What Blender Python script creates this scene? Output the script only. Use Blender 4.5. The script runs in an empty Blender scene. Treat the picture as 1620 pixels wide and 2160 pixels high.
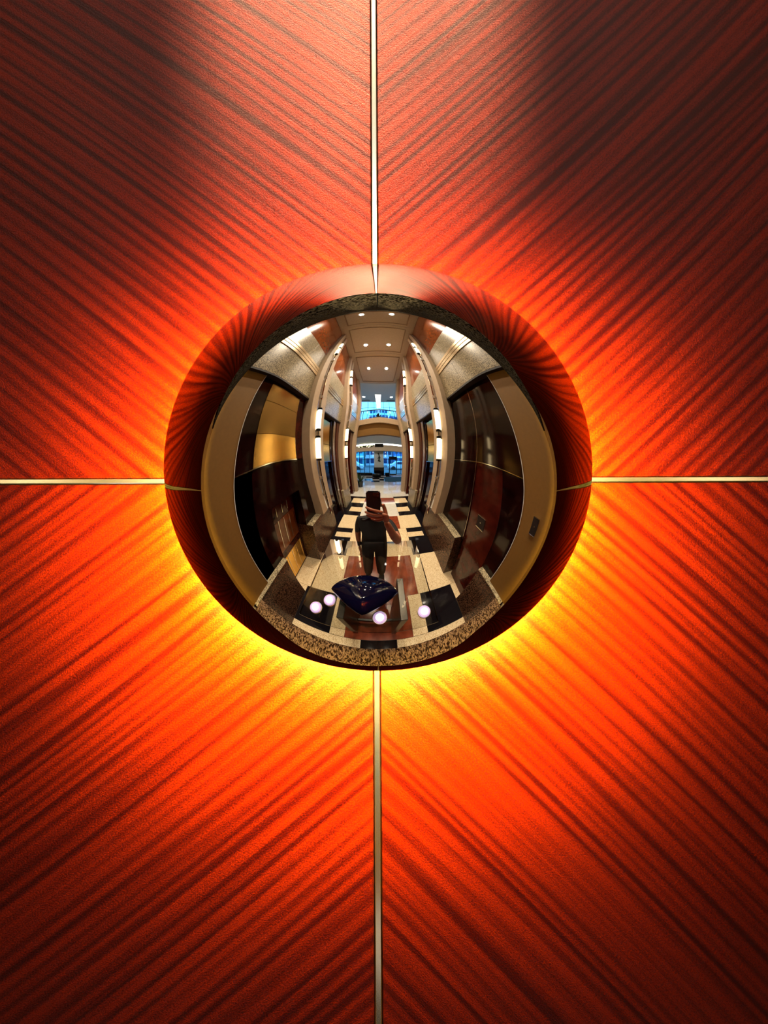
import bpy, bmesh, math, random
from mathutils import Vector, Matrix
random.seed(7)
PI = math.pi
SC = bpy.context.scene
COL = SC.collection

# ------------------------------------------------------------------ camera
UN = 0.17                      # dome radius in metres
cam_d = bpy.data.cameras.new('camera')
cam = bpy.data.objects.new('camera', cam_d)
COL.objects.link(cam)
cam_d.sensor_fit = 'VERTICAL'
cam_d.sensor_height = 24.0
cam_d.sensor_width = 18.0
cam_d.lens = 1764.24 / 2160 * 24.0
cam_d.clip_start = 0.02
cam_d.clip_end = 200
Rr = Vector((0.99988471, -0.01349308, -0.00696491))
Uu = Vector((0.00412138, -0.20030903, 0.9797241))
Ff = Vector((0.01461463, 0.97963985, 0.20023033))
cam.matrix_world = Matrix(((Rr.x, Uu.x, -Ff.x, -0.0056), (Rr.y, Uu.y, -Ff.y, -0.6683),
                           (Rr.z, Uu.z, -Ff.z, 1.7878), (0, 0, 0, 1)))
SC.camera = cam

# ------------------------------------------------------------------ world, exposure
w = bpy.data.worlds.new('daylight')
SC.world = w
w.use_nodes = True
nt = w.node_tree
bg = nt.nodes['Background']
bg.inputs['Color'].default_value = (0.16, 0.52, 1.0, 1)
bg.inputs['Strength'].default_value = 5.5
vs = SC.view_settings
vs.view_transform = 'Standard'
vs.look = 'None'
vs.exposure = 0.0
vs.gamma = 1.0
vs.use_curve_mapping = False
SC.cycles.use_denoising = True
SC.cycles.max_bounces = 10
SC.cycles.transparent_max_bounces = 16
SC.cycles.sample_clamp_indirect = 6.0

SPOT_W = 520.0
RING_S = 23000.0
ACCENT_W = 52000.0
VEN_G = 0.0030
RIB_F = 92.0
TUBE_S = 9.0

# ------------------------------------------------------------------ material helpers
def mat(name):
    m = bpy.data.materials.new(name)
    m.use_nodes = True
    return m, m.node_tree, m.node_tree.nodes['Principled BSDF']

def solid(name, col, rough=0.5, metal=0.0, coat=0.0, spec=None, bump=0.0, bscale=200.0, var=0.0, vscale=20.0):
    m, t, p = mat(name)
    p.inputs['Base Color'].default_value = (*col, 1)
    p.inputs['Roughness'].default_value = rough
    p.inputs['Metallic'].default_value = metal
    p.inputs['Coat Weight'].default_value = coat
    if spec is not None:
        p.inputs['Specular IOR Level'].default_value = spec
    if var or bump:
        tc = t.nodes.new('ShaderNodeTexCoord')
        n = t.nodes.new('ShaderNodeTexNoise')
        n.inputs['Scale'].default_value = vscale if var else bscale
        n.inputs['Detail'].default_value = 4
        t.links.new(tc.outputs['Object'], n.inputs['Vector'])
        if var:
            r = t.nodes.new('ShaderNodeValToRGB')
            r.color_ramp.elements[0].position = 0.35
            r.color_ramp.elements[1].position = 0.65
            r.color_ramp.elements[0].color = (*[c * (1 - var) for c in col], 1)
            r.color_ramp.elements[1].color = (*[min(1, c * (1 + var)) for c in col], 1)
            t.links.new(n.outputs['Fac'], r.inputs['Fac'])
            t.links.new(r.outputs['Color'], p.inputs['Base Color'])
        if bump:
            n2 = t.nodes.new('ShaderNodeTexNoise')
            n2.inputs['Scale'].default_value = bscale
            t.links.new(tc.outputs['Object'], n2.inputs['Vector'])
            b = t.nodes.new('ShaderNodeBump')
            b.inputs['Strength'].default_value = bump
            b.inputs['Distance'].default_value = 0.002
            t.links.new(n2.outputs['Fac'], b.inputs['Height'])
            t.links.new(b.outputs['Normal'], p.inputs['Normal'])
    return m

def emis(name, col, s):
    m, t, p = mat(name)
    p.inputs['Base Color'].default_value = (*col, 1)
    p.inputs['Emission Color'].default_value = (*col, 1)
    p.inputs['Emission Strength'].default_value = s
    return m

def math_node(t, op, a, b=None):
    n = t.nodes.new('ShaderNodeMath')
    n.operation = op
    for i, v in enumerate((a, b)):
        if v is None:
            continue
        if isinstance(v, (int, float)):
            n.inputs[i].default_value = v
        else:
            t.links.new(v, n.inputs[i])
    return n.outputs[0]

def veneer(name, ang, seed, bright=1.0):
    """ribbon-striped red sapele veneer, stripes at ang degrees from horizontal in the x-z plane"""
    m, t, p = mat(name)
    tc = t.nodes.new('ShaderNodeTexCoord')
    sx = t.nodes.new('ShaderNodeSeparateXYZ')
    t.links.new(tc.outputs['Object'], sx.inputs[0])
    ca, sa = math.cos(math.radians(ang)), math.sin(math.radians(ang))
    L0 = math_node(t, 'ADD', math_node(t, 'MULTIPLY', sx.outputs[0], ca), math_node(t, 'MULTIPLY', sx.outputs[2], sa))
    A0 = math_node(t, 'SUBTRACT', math_node(t, 'MULTIPLY', sx.outputs[2], ca), math_node(t, 'MULTIPLY', sx.outputs[0], sa))
    # gentle curve of the grain
    A = math_node(t, 'ADD', A0, math_node(t, 'MULTIPLY', math_node(t, 'MULTIPLY', L0, L0), 0.10 if seed % 2 else -0.10))
    def noise(la, ll, detail, off, rough=0.5):
        c = t.nodes.new('ShaderNodeCombineXYZ')
        t.links.new(math_node(t, 'MULTIPLY', A, la), c.inputs[0])
        t.links.new(math_node(t, 'MULTIPLY', L0, ll), c.inputs[1])
        c.inputs[2].default_value = off + seed * 7.3
        n = t.nodes.new('ShaderNodeTexNoise')
        n.inputs['Scale'].default_value = 1.0
        n.inputs['Detail'].default_value = detail
        n.inputs['Roughness'].default_value = rough
        t.links.new(c.outputs[0], n.inputs['Vector'])
        return n.outputs['Fac']
    # quasi-regular ribbons about a centimetre wide, their spacing wandering slowly
    warp = noise(22.0, 1.1, 1.0, 0.0, 0.4)
    ph = math_node(t, 'ADD', math_node(t, 'MULTIPLY', A, 2 * PI * RIB_F), math_node(t, 'MULTIPLY', warp, 16.0))
    wave = math_node(t, 'MULTIPLY', math_node(t, 'SINE', ph), 0.5)
    rib = math_node(t, 'ADD', math_node(t, 'ADD', 0.5, math_node(t, 'MULTIPLY', wave, 0.32)),
                    math_node(t, 'MULTIPLY', math_node(t, 'SUBTRACT', noise(170.0, 1.5, 1.5, 4.0, 0.45), 0.5), 0.75))
    fine = noise(420.0, 7.0, 2.0, 3.0)
    wide = noise(16.0, 1.5, 1.0, 9.0)
    fleck = noise(1300.0, 700.0, 2.0, 5.0, 0.7)
    r = t.nodes.new('ShaderNodeValToRGB')
    e = r.color_ramp.elements
    e[0].position = 0.28; e[0].color = (0.20, 0.20, 0.20, 1)
    e[1].position = 0.66; e[1].color = (1, 1, 1, 1)
    t.links.new(rib, r.inputs['Fac'])
    def rng(v_, lo, hi, a, b_):
        m_ = t.nodes.new('ShaderNodeMapRange')
        m_.inputs['From Min'].default_value = lo; m_.inputs['From Max'].default_value = hi
        m_.inputs['To Min'].default_value = a; m_.inputs['To Max'].default_value = b_
        t.links.new(v_, m_.inputs['Value'])
        return m_.outputs[0]
    v = math_node(t, 'MULTIPLY', math_node(t, 'MULTIPLY', r.outputs['Color'], rng(fine, 0.3, 0.7, 0.72, 1.15)),
                  math_node(t, 'MULTIPLY', rng(wide, 0.35, 0.65, 0.85, 1.12), rng(fleck, 0.35, 0.65, 0.5, 1.35)))
    mx = t.nodes.new('ShaderNodeMix')
    mx.data_type = 'RGBA'
    mx.inputs['A'].default_value = (0.0060 * bright, 0.00005 * bright, 0.0, 1)
    mx.inputs['B'].default_value = (0.062 * bright, VEN_G * bright, 0.0, 1)
    t.links.new(v, mx.inputs['Factor'])
    t.links.new(mx.outputs['Result'], p.inputs['Base Color'])
    p.inputs['Specular IOR Level'].default_value = 0.0
    p.inputs['Roughness'].default_value = 1.0
    b = t.nodes.new('ShaderNodeBump')
    b.inputs['Strength'].default_value = 0.35
    b.inputs['Distance'].default_value = 0.0006
    t.links.new(math_node(t, 'ADD', math_node(t, 'MULTIPLY', fine, 0.6), fleck), b.inputs['Height'])
    t.links.new(b.outputs['Normal'], p.inputs['Normal'])
    # chatoyant wood fibres: a broad coloured lobe, and a thin clear lacquer on top
    g1 = t.nodes.new('ShaderNodeBsdfGlossy'); g1.distribution = 'BECKMANN'; g1.inputs['Roughness'].default_value = 0.74
    t.links.new(mx.outputs['Result'], g1.inputs['Color']); t.links.new(b.outputs['Normal'], g1.inputs['Normal'])
    g2 = t.nodes.new('ShaderNodeBsdfGlossy'); g2.distribution = 'BECKMANN'; g2.inputs['Roughness'].default_value = 0.50
    g2.inputs['Color'].default_value = (0.0075, 0.0075, 0.0075, 1)
    t.links.new(b.outputs['Normal'], g2.inputs['Normal'])
    ms = t.nodes.new('ShaderNodeMixShader'); ms.inputs[0].default_value = 0.85
    t.links.new(p.outputs[0], ms.inputs[1]); t.links.new(g1.outputs[0], ms.inputs[2])
    ad = t.nodes.new('ShaderNodeAddShader')
    t.links.new(ms.outputs[0], ad.inputs[0]); t.links.new(g2.outputs[0], ad.inputs[1])
    t.links.new(ad.outputs[0], t.nodes['Material Output'].inputs[0])
    return m

def granite(name, dark, light, scale=70.0, rough=0.18, mid=0.5):
    m, t, p = mat(name)
    tc = t.nodes.new('ShaderNodeTexCoord')
    vor = t.nodes.new('ShaderNodeTexVoronoi')
    vor.inputs['Scale'].default_value = scale
    t.links.new(tc.outputs['Object'], vor.inputs['Vector'])
    n = t.nodes.new('ShaderNodeTexNoise')
    n.inputs['Scale'].default_value = scale * 1.3
    n.inputs['Detail'].default_value = 5
    n.inputs['Roughness'].default_value = 0.75
    t.links.new(tc.outputs['Object'], n.inputs['Vector'])
    sp = t.nodes.new('ShaderNodeSeparateColor')
    t.links.new(vor.outputs['Color'], sp.inputs[0])
    v = math_node(t, 'ADD', math_node(t, 'MULTIPLY', sp.outputs[0], 0.5), math_node(t, 'MULTIPLY', n.outputs['Fac'], 0.5))
    r = t.nodes.new('ShaderNodeValToRGB')
    r.color_ramp.elements[0].position = mid - 0.16
    r.color_ramp.elements[1].position = mid + 0.16
    r.color_ramp.elements[0].color = (*dark, 1)
    r.color_ramp.elements[1].color = (*light, 1)
    t.links.new(v, r.inputs['Fac'])
    t.links.new(r.outputs['Color'], p.inputs['Base Color'])
    p.inputs['Roughness'].default_value = rough
    if rough > 0.6:
        p.inputs['Specular IOR Level'].default_value = 0.0
    return m

def thin_glass(name, tint=(0.93, 0.97, 0.95), gloss=1.0, ior=1.5):
    m = bpy.data.materials.new(name)
    m.use_nodes = True
    t = m.node_tree
    t.nodes.clear()
    o = t.nodes.new('ShaderNodeOutputMaterial')
    tr = t.nodes.new('ShaderNodeBsdfTransparent'); tr.inputs[0].default_value = (*tint, 1)
    gl = t.nodes.new('ShaderNodeBsdfGlossy'); gl.inputs['Roughness'].default_value = 0.01
    gl.inputs[0].default_value = (gloss, gloss, gloss, 1)
    fr = t.nodes.new('ShaderNodeFresnel'); fr.inputs[0].default_value = ior
    mx = t.nodes.new('ShaderNodeMixShader')
    t.links.new(fr.outputs[0], mx.inputs[0]); t.links.new(tr.outputs[0], mx.inputs[1]); t.links.new(gl.outputs[0], mx.inputs[2])
    t.links.new(mx.outputs[0], o.inputs[0])
    return m

# ------------------------------------------------------------------ mesh helpers
def link(name, me, m, parent=None, smooth=False):
    o = bpy.data.objects.new(name, me)
    COL.objects.link(o)
    if m is not None and not me.materials:
        me.materials.append(m)
    if parent:
        o.parent = parent
        o.matrix_parent_inverse = parent.matrix_basis.inverted()
    if smooth:
        for f in me.polygons:
            f.use_smooth = True
    return o

def bm_box(bm, x0, x1, y0, y1, z0, z1):
    xs, ys, zs = sorted((x0, x1)), sorted((y0, y1)), sorted((z0, z1))
    v = [bm.verts.new((xs[i], ys[j], zs[k])) for i in (0, 1) for j in (0, 1) for k in (0, 1)]
    for q in ((0, 1, 3, 2), (4, 6, 7, 5), (0, 4, 5, 1), (2, 3, 7, 6), (0, 2, 6, 4), (1, 5, 7, 3)):
        bm.faces.new([v[i] for i in q])

def finish(bm, name, m, parent=None, bevel=0.0, smooth=False, origin=None):
    if bevel:
        bmesh.ops.bevel(bm, geom=list(bm.edges), offset=bevel, segments=1, affect='EDGES')
    bmesh.ops.recalc_face_normals(bm, faces=bm.faces)
    me = bpy.data.meshes.new(name)
    if origin is not None:
        bmesh.ops.translate(bm, vec=-Vector(origin), verts=bm.verts)
    bm.to_mesh(me)
    bm.free()
    o = bpy.data.objects.new(name, me)
    COL.objects.link(o)
    me.materials.append(m)
    if origin is not None:
        o.location = origin
    if parent:
        o.parent = parent
        o.matrix_parent_inverse = parent.matrix_basis.inverted()
    if smooth:
        for f in me.polygons:
            f.use_smooth = True
    return o

def box(name, x0, x1, y0, y1, z0, z1, m, parent=None, bevel=0.0, origin=None):
    bm = bmesh.new()
    bm_box(bm, x0, x1, y0, y1, z0, z1)
    return finish(bm, name, m, parent, bevel, origin=origin)

def bm_tube(bm, p0, p1, r0, r1=None, seg=16, cap=True):
    p0, p1 = Vector(p0), Vector(p1)
    r1 = r0 if r1 is None else r1
    d = (p1 - p0)
    q = d.to_track_quat('Z', 'Y').to_matrix()
    a, b = [], []
    for i in range(seg):
        c = Vector((math.cos(2 * PI * i / seg), math.sin(2 * PI * i / seg), 0))
        a.append(bm.verts.new(p0 + q @ (c * r0)))
        b.append(bm.verts.new(p1 + q @ (c * r1)))
    for i in range(seg):
        j = (i + 1) % seg
        bm.faces.new((a[i], a[j], b[j], b[i]))
    if cap:
        bm.faces.new(list(reversed(a)))
        bm.faces.new(b)

def tube(name, p0, p1, r0, m, parent=None, r1=None, seg=16, smooth=False):
    bm = bmesh.new()
    bm_tube(bm, p0, p1, r0, r1, seg)
    return finish(bm, name, m, parent, smooth=False)

def bm_lathe(bm, prof, centre, seg=32, squash=1.0):
    rings = []
    for r, z in prof:
        rings.append([bm.verts.new((centre[0] + r * math.cos(2 * PI * i / seg), centre[1] + squash * r * math.sin(2 * PI * i / seg), centre[2] + z)) for i in range(seg)])
    for a, b in zip(rings, rings[1:]):
        for i in range(seg):
            j = (i + 1) % seg
            bm.faces.new((a[i], a[j], b[j], b[i]))
    bm.faces.new(list(reversed(rings[0])))
    bm.faces.new(rings[-1])

def empty(name, loc, label, cat, group=None, rz=0.0):
    o = bpy.data.objects.new(name, None)
    o.empty_display_size = 0.1
    o.location = loc
    o.rotation_euler = (0, 0, rz)
    COL.objects.link(o)
    tag(o, label, cat, group)
    return o

def tag(o, label, cat, group=None):
    o['label'] = label
    o['category'] = cat
    if group:
        o['group'] = group
    return o

def struct(o):
    o['kind'] = 'structure'
    return o

def lab(o, s):
    o['label'] = s
    return o

# ------------------------------------------------------------------ materials
M = {}
M['ven_ul'] = veneer('red_ribbon_veneer_a', -41, 1)
M['ven_ur'] = veneer('red_ribbon_veneer_b', 40, 2)
M['ven_ll'] = veneer('red_ribbon_veneer_c', 41, 4)
M['ven_lr'] = veneer('red_ribbon_veneer_d', -41, 3)
M['chrome'] = solid('mirror_chrome', (0.74, 0.71, 0.68), 0.0, 1.0)
M['steel'] = solid('brushed_steel', (0.75, 0.72, 0.68), 0.22, 1.0, bump=0.2, bscale=300)
M['nickel'] = solid('satin_nickel_strip', (0.86, 0.80, 0.70), 0.16, 1.0)
M['groove'] = solid('dark_groove', (0.012, 0.004, 0.003), 0.6)
M['granite'] = granite('brown_grey_granite', (0.07, 0.05, 0.024), (0.54, 0.45, 0.28), 100, 0.3, 0.48)
M['granite_up'] = granite('pale_brown_granite', (0.20, 0.17, 0.11), (0.52, 0.45, 0.31), 60, 0.3, 0.5)
M['granite_back'] = granite('unlit_dark_granite', (0.002, 0.0015, 0.001), (0.10, 0.08, 0.055), 130, 0.8, 0.64)  # granite darkened: the back wall's lack of light is put into the colour
M['granite_plinth'] = granite('brown_plinth_granite', (0.02, 0.009, 0.005), (0.26, 0.16, 0.09), 120, 0.65, 0.53)
M['granite_dk'] = granite('dark_red_granite', (0.012, 0.004, 0.003), (0.20, 0.09, 0.045), 120, 0.25, 0.55)
M['brass'] = solid('polished_brass_strip', (0.95, 0.78, 0.52), 0.30, 1.0)
M['gold'] = solid('brushed_bronze_panel', (0.85, 0.55, 0.16), 0.24, 1.0, bump=0.25, bscale=90)
M['bronze'] = solid('bronze_dim_reflection', (0.36, 0.24, 0.085), 0.26, 1.0, bump=0.25, bscale=90)  # panel bronze darkened; the dimmer reflection is put into its colour
M['tan'] = solid('tan_painted_plaster', (0.22, 0.105, 0.014), 0.7, var=0.04, vscale=30)
M['beige'] = solid('beige_plaster', (0.50, 0.37, 0.24), 0.6, var=0.05, vscale=12)
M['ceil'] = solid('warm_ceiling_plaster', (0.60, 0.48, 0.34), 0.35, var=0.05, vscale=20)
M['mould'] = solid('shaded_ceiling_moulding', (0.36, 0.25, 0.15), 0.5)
M['grey'] = solid('grey_plaster', (0.66, 0.70, 0.68), 0.6)
M['lacq'] = solid('dark_red_lacquer', (0.010, 0.0015, 0.0015), 0.10, coat=0.1, var=0.5, vscale=6)
M['lacq2'] = solid('red_brown_lacquer', (0.06, 0.006, 0.003), 0.12, coat=0.1, var=0.3, vscale=8)
M['wood'] = solid('amber_brown_wood', (0.24, 0.055, 0.012), 0.14, coat=0.5, var=0.2, vscale=9)
M['black'] = solid('black_polished_granite', (0.006, 0.005, 0.007), 0.03, var=0.3, vscale=80)
M['cream'] = granite('cream_speckled_terrazzo', (0.50, 0.35, 0.17), (0.90, 0.73, 0.47), 150, 0.10, 0.42)
M['brown'] = solid('red_brown_polished_stone', (0.22, 0.040, 0.014), 0.10, var=0.3, vscale=9)
M['pale'] = solid('pale_polished_stone', (0.66, 0.64, 0.58), 0.08, var=0.08, vscale=9)
M['dkmetal'] = solid('dark_metal', (0.03, 0.03, 0.03), 0.3, 0.8)
M['gunmetal'] = solid('gunmetal', (0.16, 0.15, 0.14), 0.25, 0.9)
M['rubber'] = solid('black_rubber', (0.01, 0.01, 0.01), 0.6)
M['glass'] = thin_glass('clear_table_glass', (0.76, 0.77, 0.73))
M['edge'] = solid('dark_glass_edge', (0.006, 0.010, 0.008), 0.2)
M['wglass'] = thin_glass('window_glass', (0.80, 0.95, 1.0))
M['navy'] = solid('navy_blue_glass', (0.002, 0.002, 0.014), 0.03)
M['acrylic'] = thin_glass('clear_acrylic', (0.93, 0.90, 0.98), ior=1.9)
M['halo'] = emis('halo_lamp_glow', (1.0, 0.74, 0.08), RING_S)
M['tube'] = emis('warm_tube_glow', (1.0, 0.80, 0.44), TUBE_S)
M['lens'] = emis('downlight_lens_glow', (1.0, 0.97, 0.92), 220.0)
M['lens_s'] = emis('small_downlight_glow', (1.0, 0.97, 0.92), 25.0)
M['strip'] = emis('white_strip_glow', (1.0, 0.99, 0.95), 6.0)
M['puck_dim'] = emis('glow_disc_rim', (0.55, 0.42, 0.80), 0.55)
M['puck'] = emis('glow_disc_middle', (0.86, 0.80, 1.0), 2.2)
M['fairy'] = emis('fairy_bulb_glow', (1.0, 0.9, 0.5), 8.0)
M['white'] = solid('white_enamel', (0.8, 0.8, 0.78), 0.4)
M['leaf'] = solid('dark_leaf', (0.03, 0.07, 0.025), 0.4, var=0.4, vscale=30)
M['blackleaf'] = solid('near_black_leaf', (0.012, 0.02, 0.012), 0.4)
M['pot'] = solid('dark_ceramic', (0.03, 0.03, 0.035), 0.3)
M['mat'] = solid('blue_grey_floor_mat', (0.02, 0.10, 0.16), 0.85)
M['skin'] = solid('skin', (0.34, 0.12, 0.06), 0.45, var=0.08, vscale=25)
M['shirt'] = solid('black_cotton', (0.004, 0.0035, 0.004), 0.85, bump=0.3, bscale=400)
M['jeans'] = solid('black_denim', (0.003, 0.003, 0.004), 0.8, bump=0.3, bscale=500)
M['hair'] = solid('dark_hair', (0.015, 0.010, 0.008), 0.5)
M['phone'] = solid('black_phone_glass', (0.003, 0.003, 0.004), 0.5, spec=0.2)
M['eye'] = solid('eye_white', (0.7, 0.68, 0.65), 0.2)
M['iris'] = solid('dark_iris', (0.03, 0.015, 0.01), 0.2)
M['lip'] = solid('lip', (0.35, 0.10, 0.08), 0.4)
M['asphalt'] = solid('street_asphalt', (0.16, 0.17, 0.18), 0.8)
M['bld_a'] = solid('pale_blue_facade', (0.35, 0.62, 0.80), 0.5)
M['bld_b'] = solid('teal_facade', (0.08, 0.50, 0.55), 0.4)
M['bld_c'] = solid('blue_facade', (0.05, 0.20, 0.50), 0.4)
M['bld_d'] = solid('white_facade', (0.75, 0.80, 0.85), 0.6)
M['bldwin'] = solid('dark_blue_window', (0.01, 0.05, 0.15), 0.08)
M['bldband'] = solid('white_band', (0.85, 0.88, 0.9), 0.5)

# ================================================================== WALL WITH THE DOME (wall_back)
ZJ = 1.951      # height of the horizontal joint
XJ = -0.0021    # x of the vertical joint
ZP = 0.76       # plinth top
ZF = 3.13       # underside of the granite frieze
ZC = 6.89       # ceiling
wall_back = struct(box('wall_back', -1.62, 1.62, 0.03, 0.15, 0, ZC, M['groove'], bevel=0.0))
PW = 0.80
g = 0.0030      # half width of the joint
PT = 2.422       # top of the veneer panels
for nm, x0, x1, z0, z1 in (('ven_ul', -PW, XJ - g, ZJ + g * 0.9, PT), ('ven_ur', XJ + g, PW, ZJ + g * 0.9, PT),
                           ('ven_ll', -PW, XJ - g, ZP, ZJ - g * 0.9), ('ven_lr', XJ + g, PW, ZP, ZJ - g * 0.9)):
    bm = bmesh.new()
    bm_box(bm, x0, x1, 0.0, 0.03, z0, z1)
    o = finish(bm, 'veneer_panel', M[nm], wall_back, bevel=0.0006, origin=(XJ, 0, ZJ))
# metal inlay strips of the joints, slightly proud of the dark groove
def strip_v(z0, z1):
    bm = bmesh.new()
    bm_box(bm, XJ - 0.0023, XJ + 0.0023, -0.0004, 0.03, z0, z1)
    return finish(bm, 'metal_joint_strip', M['nickel'], wall_back, bevel=0.0005)
def strip_h(x0, x1):
    bm = bmesh.new()
    bm_box(bm, x0, x1, -0.0003, 0.03, ZJ - 0.0020, ZJ + 0.0020)
    return finish(bm, 'metal_joint_strip', M['nickel'], wall_back, bevel=0.0005)
strip_v(ZP, ZJ - 0.0024); strip_v(ZJ + 0.0024, PT)
strip_h(-PW, XJ - 0.003); strip_h(XJ + 0.003, PW)
# red lacquered reveals outside the veneer
for s in (-1, 1):
    lab(box('lacquer_panel', s * (PW + 0.004), s * 1.30, 0.010, 0.03, ZP, PT, M['lacq2'], wall_back, bevel=0.001), 'red brown lacquer side panel')
# granite slabs above
for s in (-1, 1):
    zz = [PT, 4.70, ZC]
    for a, b in zip(zz, zz[1:]):
        box('granite_slab', s * 0.002, s * 1.30, 0.002, 0.03, a + 0.002, b - 0.002, M['granite_back'], wall_back, bevel=0.002)
# granite plinth below
for s in (-1, 1):
    box('plinth_slab', s * 0.0015, s * 1.25, -0.080, 0.03, 0.0, ZP - 0.16, M['granite_plinth'], wall_back, bevel=0.002)
    box('plinth_cap', s * 0.0015, s * 1.25, -0.085, 0.03, ZP - 0.157, ZP - 0.001, M['granite_plinth'], wall_back, bevel=0.003)

# ================================================================== DOME LIGHT
KN = [math.radians(v) for v in (0, 6, 12, 18, 24, 30, 36, 42, 48, 53, 57)]
UD = 0.1714      # rim radius
LR = [0.0006, 1.0531, 0.5232, 0.2885, 0.145, 0.6899, 0.8944, 0.6109, 0.697, 1.2174, 0.411]
# gentle hand-beaten unevenness of the spun metal (polynomial height field, hundredths of a radius)
DC = [-7.884, -0.735, -7.983, 2.093, 1.163, -1.361, -2.022, -4.891, 1.693, -1.799, -3.47, -10.346, -4.861, -2.022, 1.302, -0.729, -0.739, 1.62, 5.325, 0.309, -8.188, 2.235, -1.727, -2.143, 3.141, 13.155, 0.558, 6.514, -1.547, -0.911, 0.203, -3.692, 1.926, 2.887, -1.871, -7.602, 1.257, -0.136, 0.428, 0.835, -1.451, 2.451]
MON = [(i, k - i) for k in range(2, 9) for i in range(k + 1)]
def dent(x, z):
    X, Z = x / UD, z / UD
    s = sx = sz = 0.0
    for (i, j), k in zip(MON, DC):
        s += k * X ** i * Z ** j
        if i: sx += k * i * X ** (i - 1) * Z ** j
        if j: sz += k * j * X ** i * Z ** (j - 1)
    w = 1 - X * X - Z * Z
    return UD * .01 * w * s, .01 * (w * sx - 2 * X * s), .01 * (w * sz - 2 * Z * s)
def profile(n=1600):
    rho, dep, ph, out = 0.0, 0.0, 0.0, []
    prev = None
    for i in range(n + 1):
        a = i / n * KN[-1]
        for k in range(len(KN) - 1):
            if a <= KN[k + 1] + 1e-9:
                tt = (a - KN[k]) / (KN[k + 1] - KN[k]); lr = LR[k] * (1 - tt) + LR[k + 1] * tt
                break
        R = math.exp(lr)
        c, s_ = R * math.cos(a), R * math.sin(a)
        if prev:
            rho += (c + prev[0]) / 2 * (KN[-1] / n); dep += (s_ + prev[1]) / 2 * (KN[-1] / n)
        prev = (c, s_)
        out.append((rho, dep, a))
    k = UD / out[-1][0]
    D = out[-1][1]
    return [(r * k, (D - d) * k, a) for r, d, a in out]
PR = profile()
DOME_D = 0.0208
DZ = 1.9678
dome = empty('dome_light', (0, 0.0, DZ), 'round polished chrome dome lamp glowing from behind on the red wooden wall', 'wall light')
T = Matrix(((1, -0.00045, 0), (0.00045, 0.998196, 0.060044), (0, -0.060044, 0.998196)))
def build_dome():
    SEG = 288
    idx = sorted(set([int(round(v)) for v in [1600 * i / 220 for i in range(1, 221)]]))
    verts, normals, faces = [], [], []
    apex = Vector((0, -PR[0][1] - dent(0, 0)[0], 0))
    verts.append(apex); normals.append(Vector((0, -1, 0)))
    for k in idx:
        r, h, a = PR[k]
        for i in range(SEG):
            c, s_ = math.cos(2 * PI * i / SEG), math.sin(2 * PI * i / SEG)
            d_, dx, dz = dent(r * c, r * s_)
            tn = math.tan(min(a, 1.5695))
            verts.append(Vector((r * c, -h - d_, r * s_)))
            normals.append(Vector((tn * c - dx, -1.0, tn * s_ - dz)).normalized())
    for i in range(SEG):
        faces.append((0, 1 + i, 1 + (i + 1) % SEG))
    nr = len(idx)
    for k in range(nr - 1):
        b0, b1 = 1 + k * SEG, 1 + (k + 1) * SEG
        for i in range(SEG):
            j = (i + 1) % SEG
            faces.append((b0 + i, b1 + i, b1 + j, b0 + j))
    cen = Vector((0.0002, -DOME_D, 0.0))
    me = bpy.data.meshes.new('mirror_dome')
    me.from_pydata([T @ v + cen for v in verts], [], faces)
    me.update()
    for f in me.polygons:
        f.use_smooth = True
    me.normals_split_custom_set_from_vertices([(T @ n).normalized() for n in normals])
    o = link('mirror_dome', me, M['chrome'], dome)
    o.parent = dome
    o.matrix_parent_inverse = Matrix()
    # rolled rim and hollow back
    bm = bmesh.new()
    prof = [(UD, 0.0), (UD - 0.0003, 0.0006), (UD - 0.0012, 0.0006), (UD - 0.0025, -0.001), (0.150, -0.020), (0.12, -0.040), (0.07, -0.058), (0.03, -0.064)]
    rings = []
    for r, y in prof:
        rings.append([bm.verts.new(T @ Vector((r * math.cos(2 * PI * i / 128), y, r * math.sin(2 * PI * i / 128))) + cen) for i in range(128)])
    for a, b in zip(rings, rings[1:]):
        for i in range(128):
            j = (i + 1) % 128
            bm.faces.new((a[i], a[j], b[j], b[i]))
    bm.faces.new(rings[-1])
    o = finish(bm, 'rolled_rim', M['steel'], None, smooth=True)
    o.parent = dome
    # unseen collar, widened as a baffle against stray ring light
    bm = bmesh.new()
    bm_tube(bm, (0, 0.0, 0), (0, -0.050, 0), 0.108, 0.104, 64)
    o = finish(bm, 'baffle_drum', M['white']); o.parent = dome
    # glowing ring lamp behind the rim
    bm = bmesh.new()
    R0, r0 = 0.128, 0.0030
    rings = []
    for i in range(64):
        a = 2 * PI * i / 64
        cx, cz = R0 * math.cos(a), R0 * math.sin(a)
        rings.append([bm.verts.new(((R0 + r0 * math.cos(b)) * math.cos(a), -0.0250 + 0.0957 * R0 * math.sin(a) + r0 * math.sin(b), (R0 + r0 * math.cos(b)) * math.sin(a))) for b in [2 * PI * k / 8 for k in range(8)]])
    for i in range(64):
        A, B = rings[i], rings[(i + 1) % 64]
        for k in range(8):
            l = (k + 1) % 8
            bm.faces.new((A[k], A[l], B[l], B[k]))
    o = finish(bm, 'ring_lamp', M['halo'], smooth=True); o.parent = dome
    # three little clips holding the ring to the wall
    for k in range(3):
        a = PI / 2 + 2 * PI * k / 3
        bm = bmesh.new()
        bm_box(bm, -0.002, 0.002, -0.016, 0.0, -0.002, 0.002)
        o = finish(bm, 'lamp_clip', M['steel']); o.location = (R0 * math.cos(a), 0, R0 * math.sin(a)); o.parent = dome
build_dome()

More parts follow.
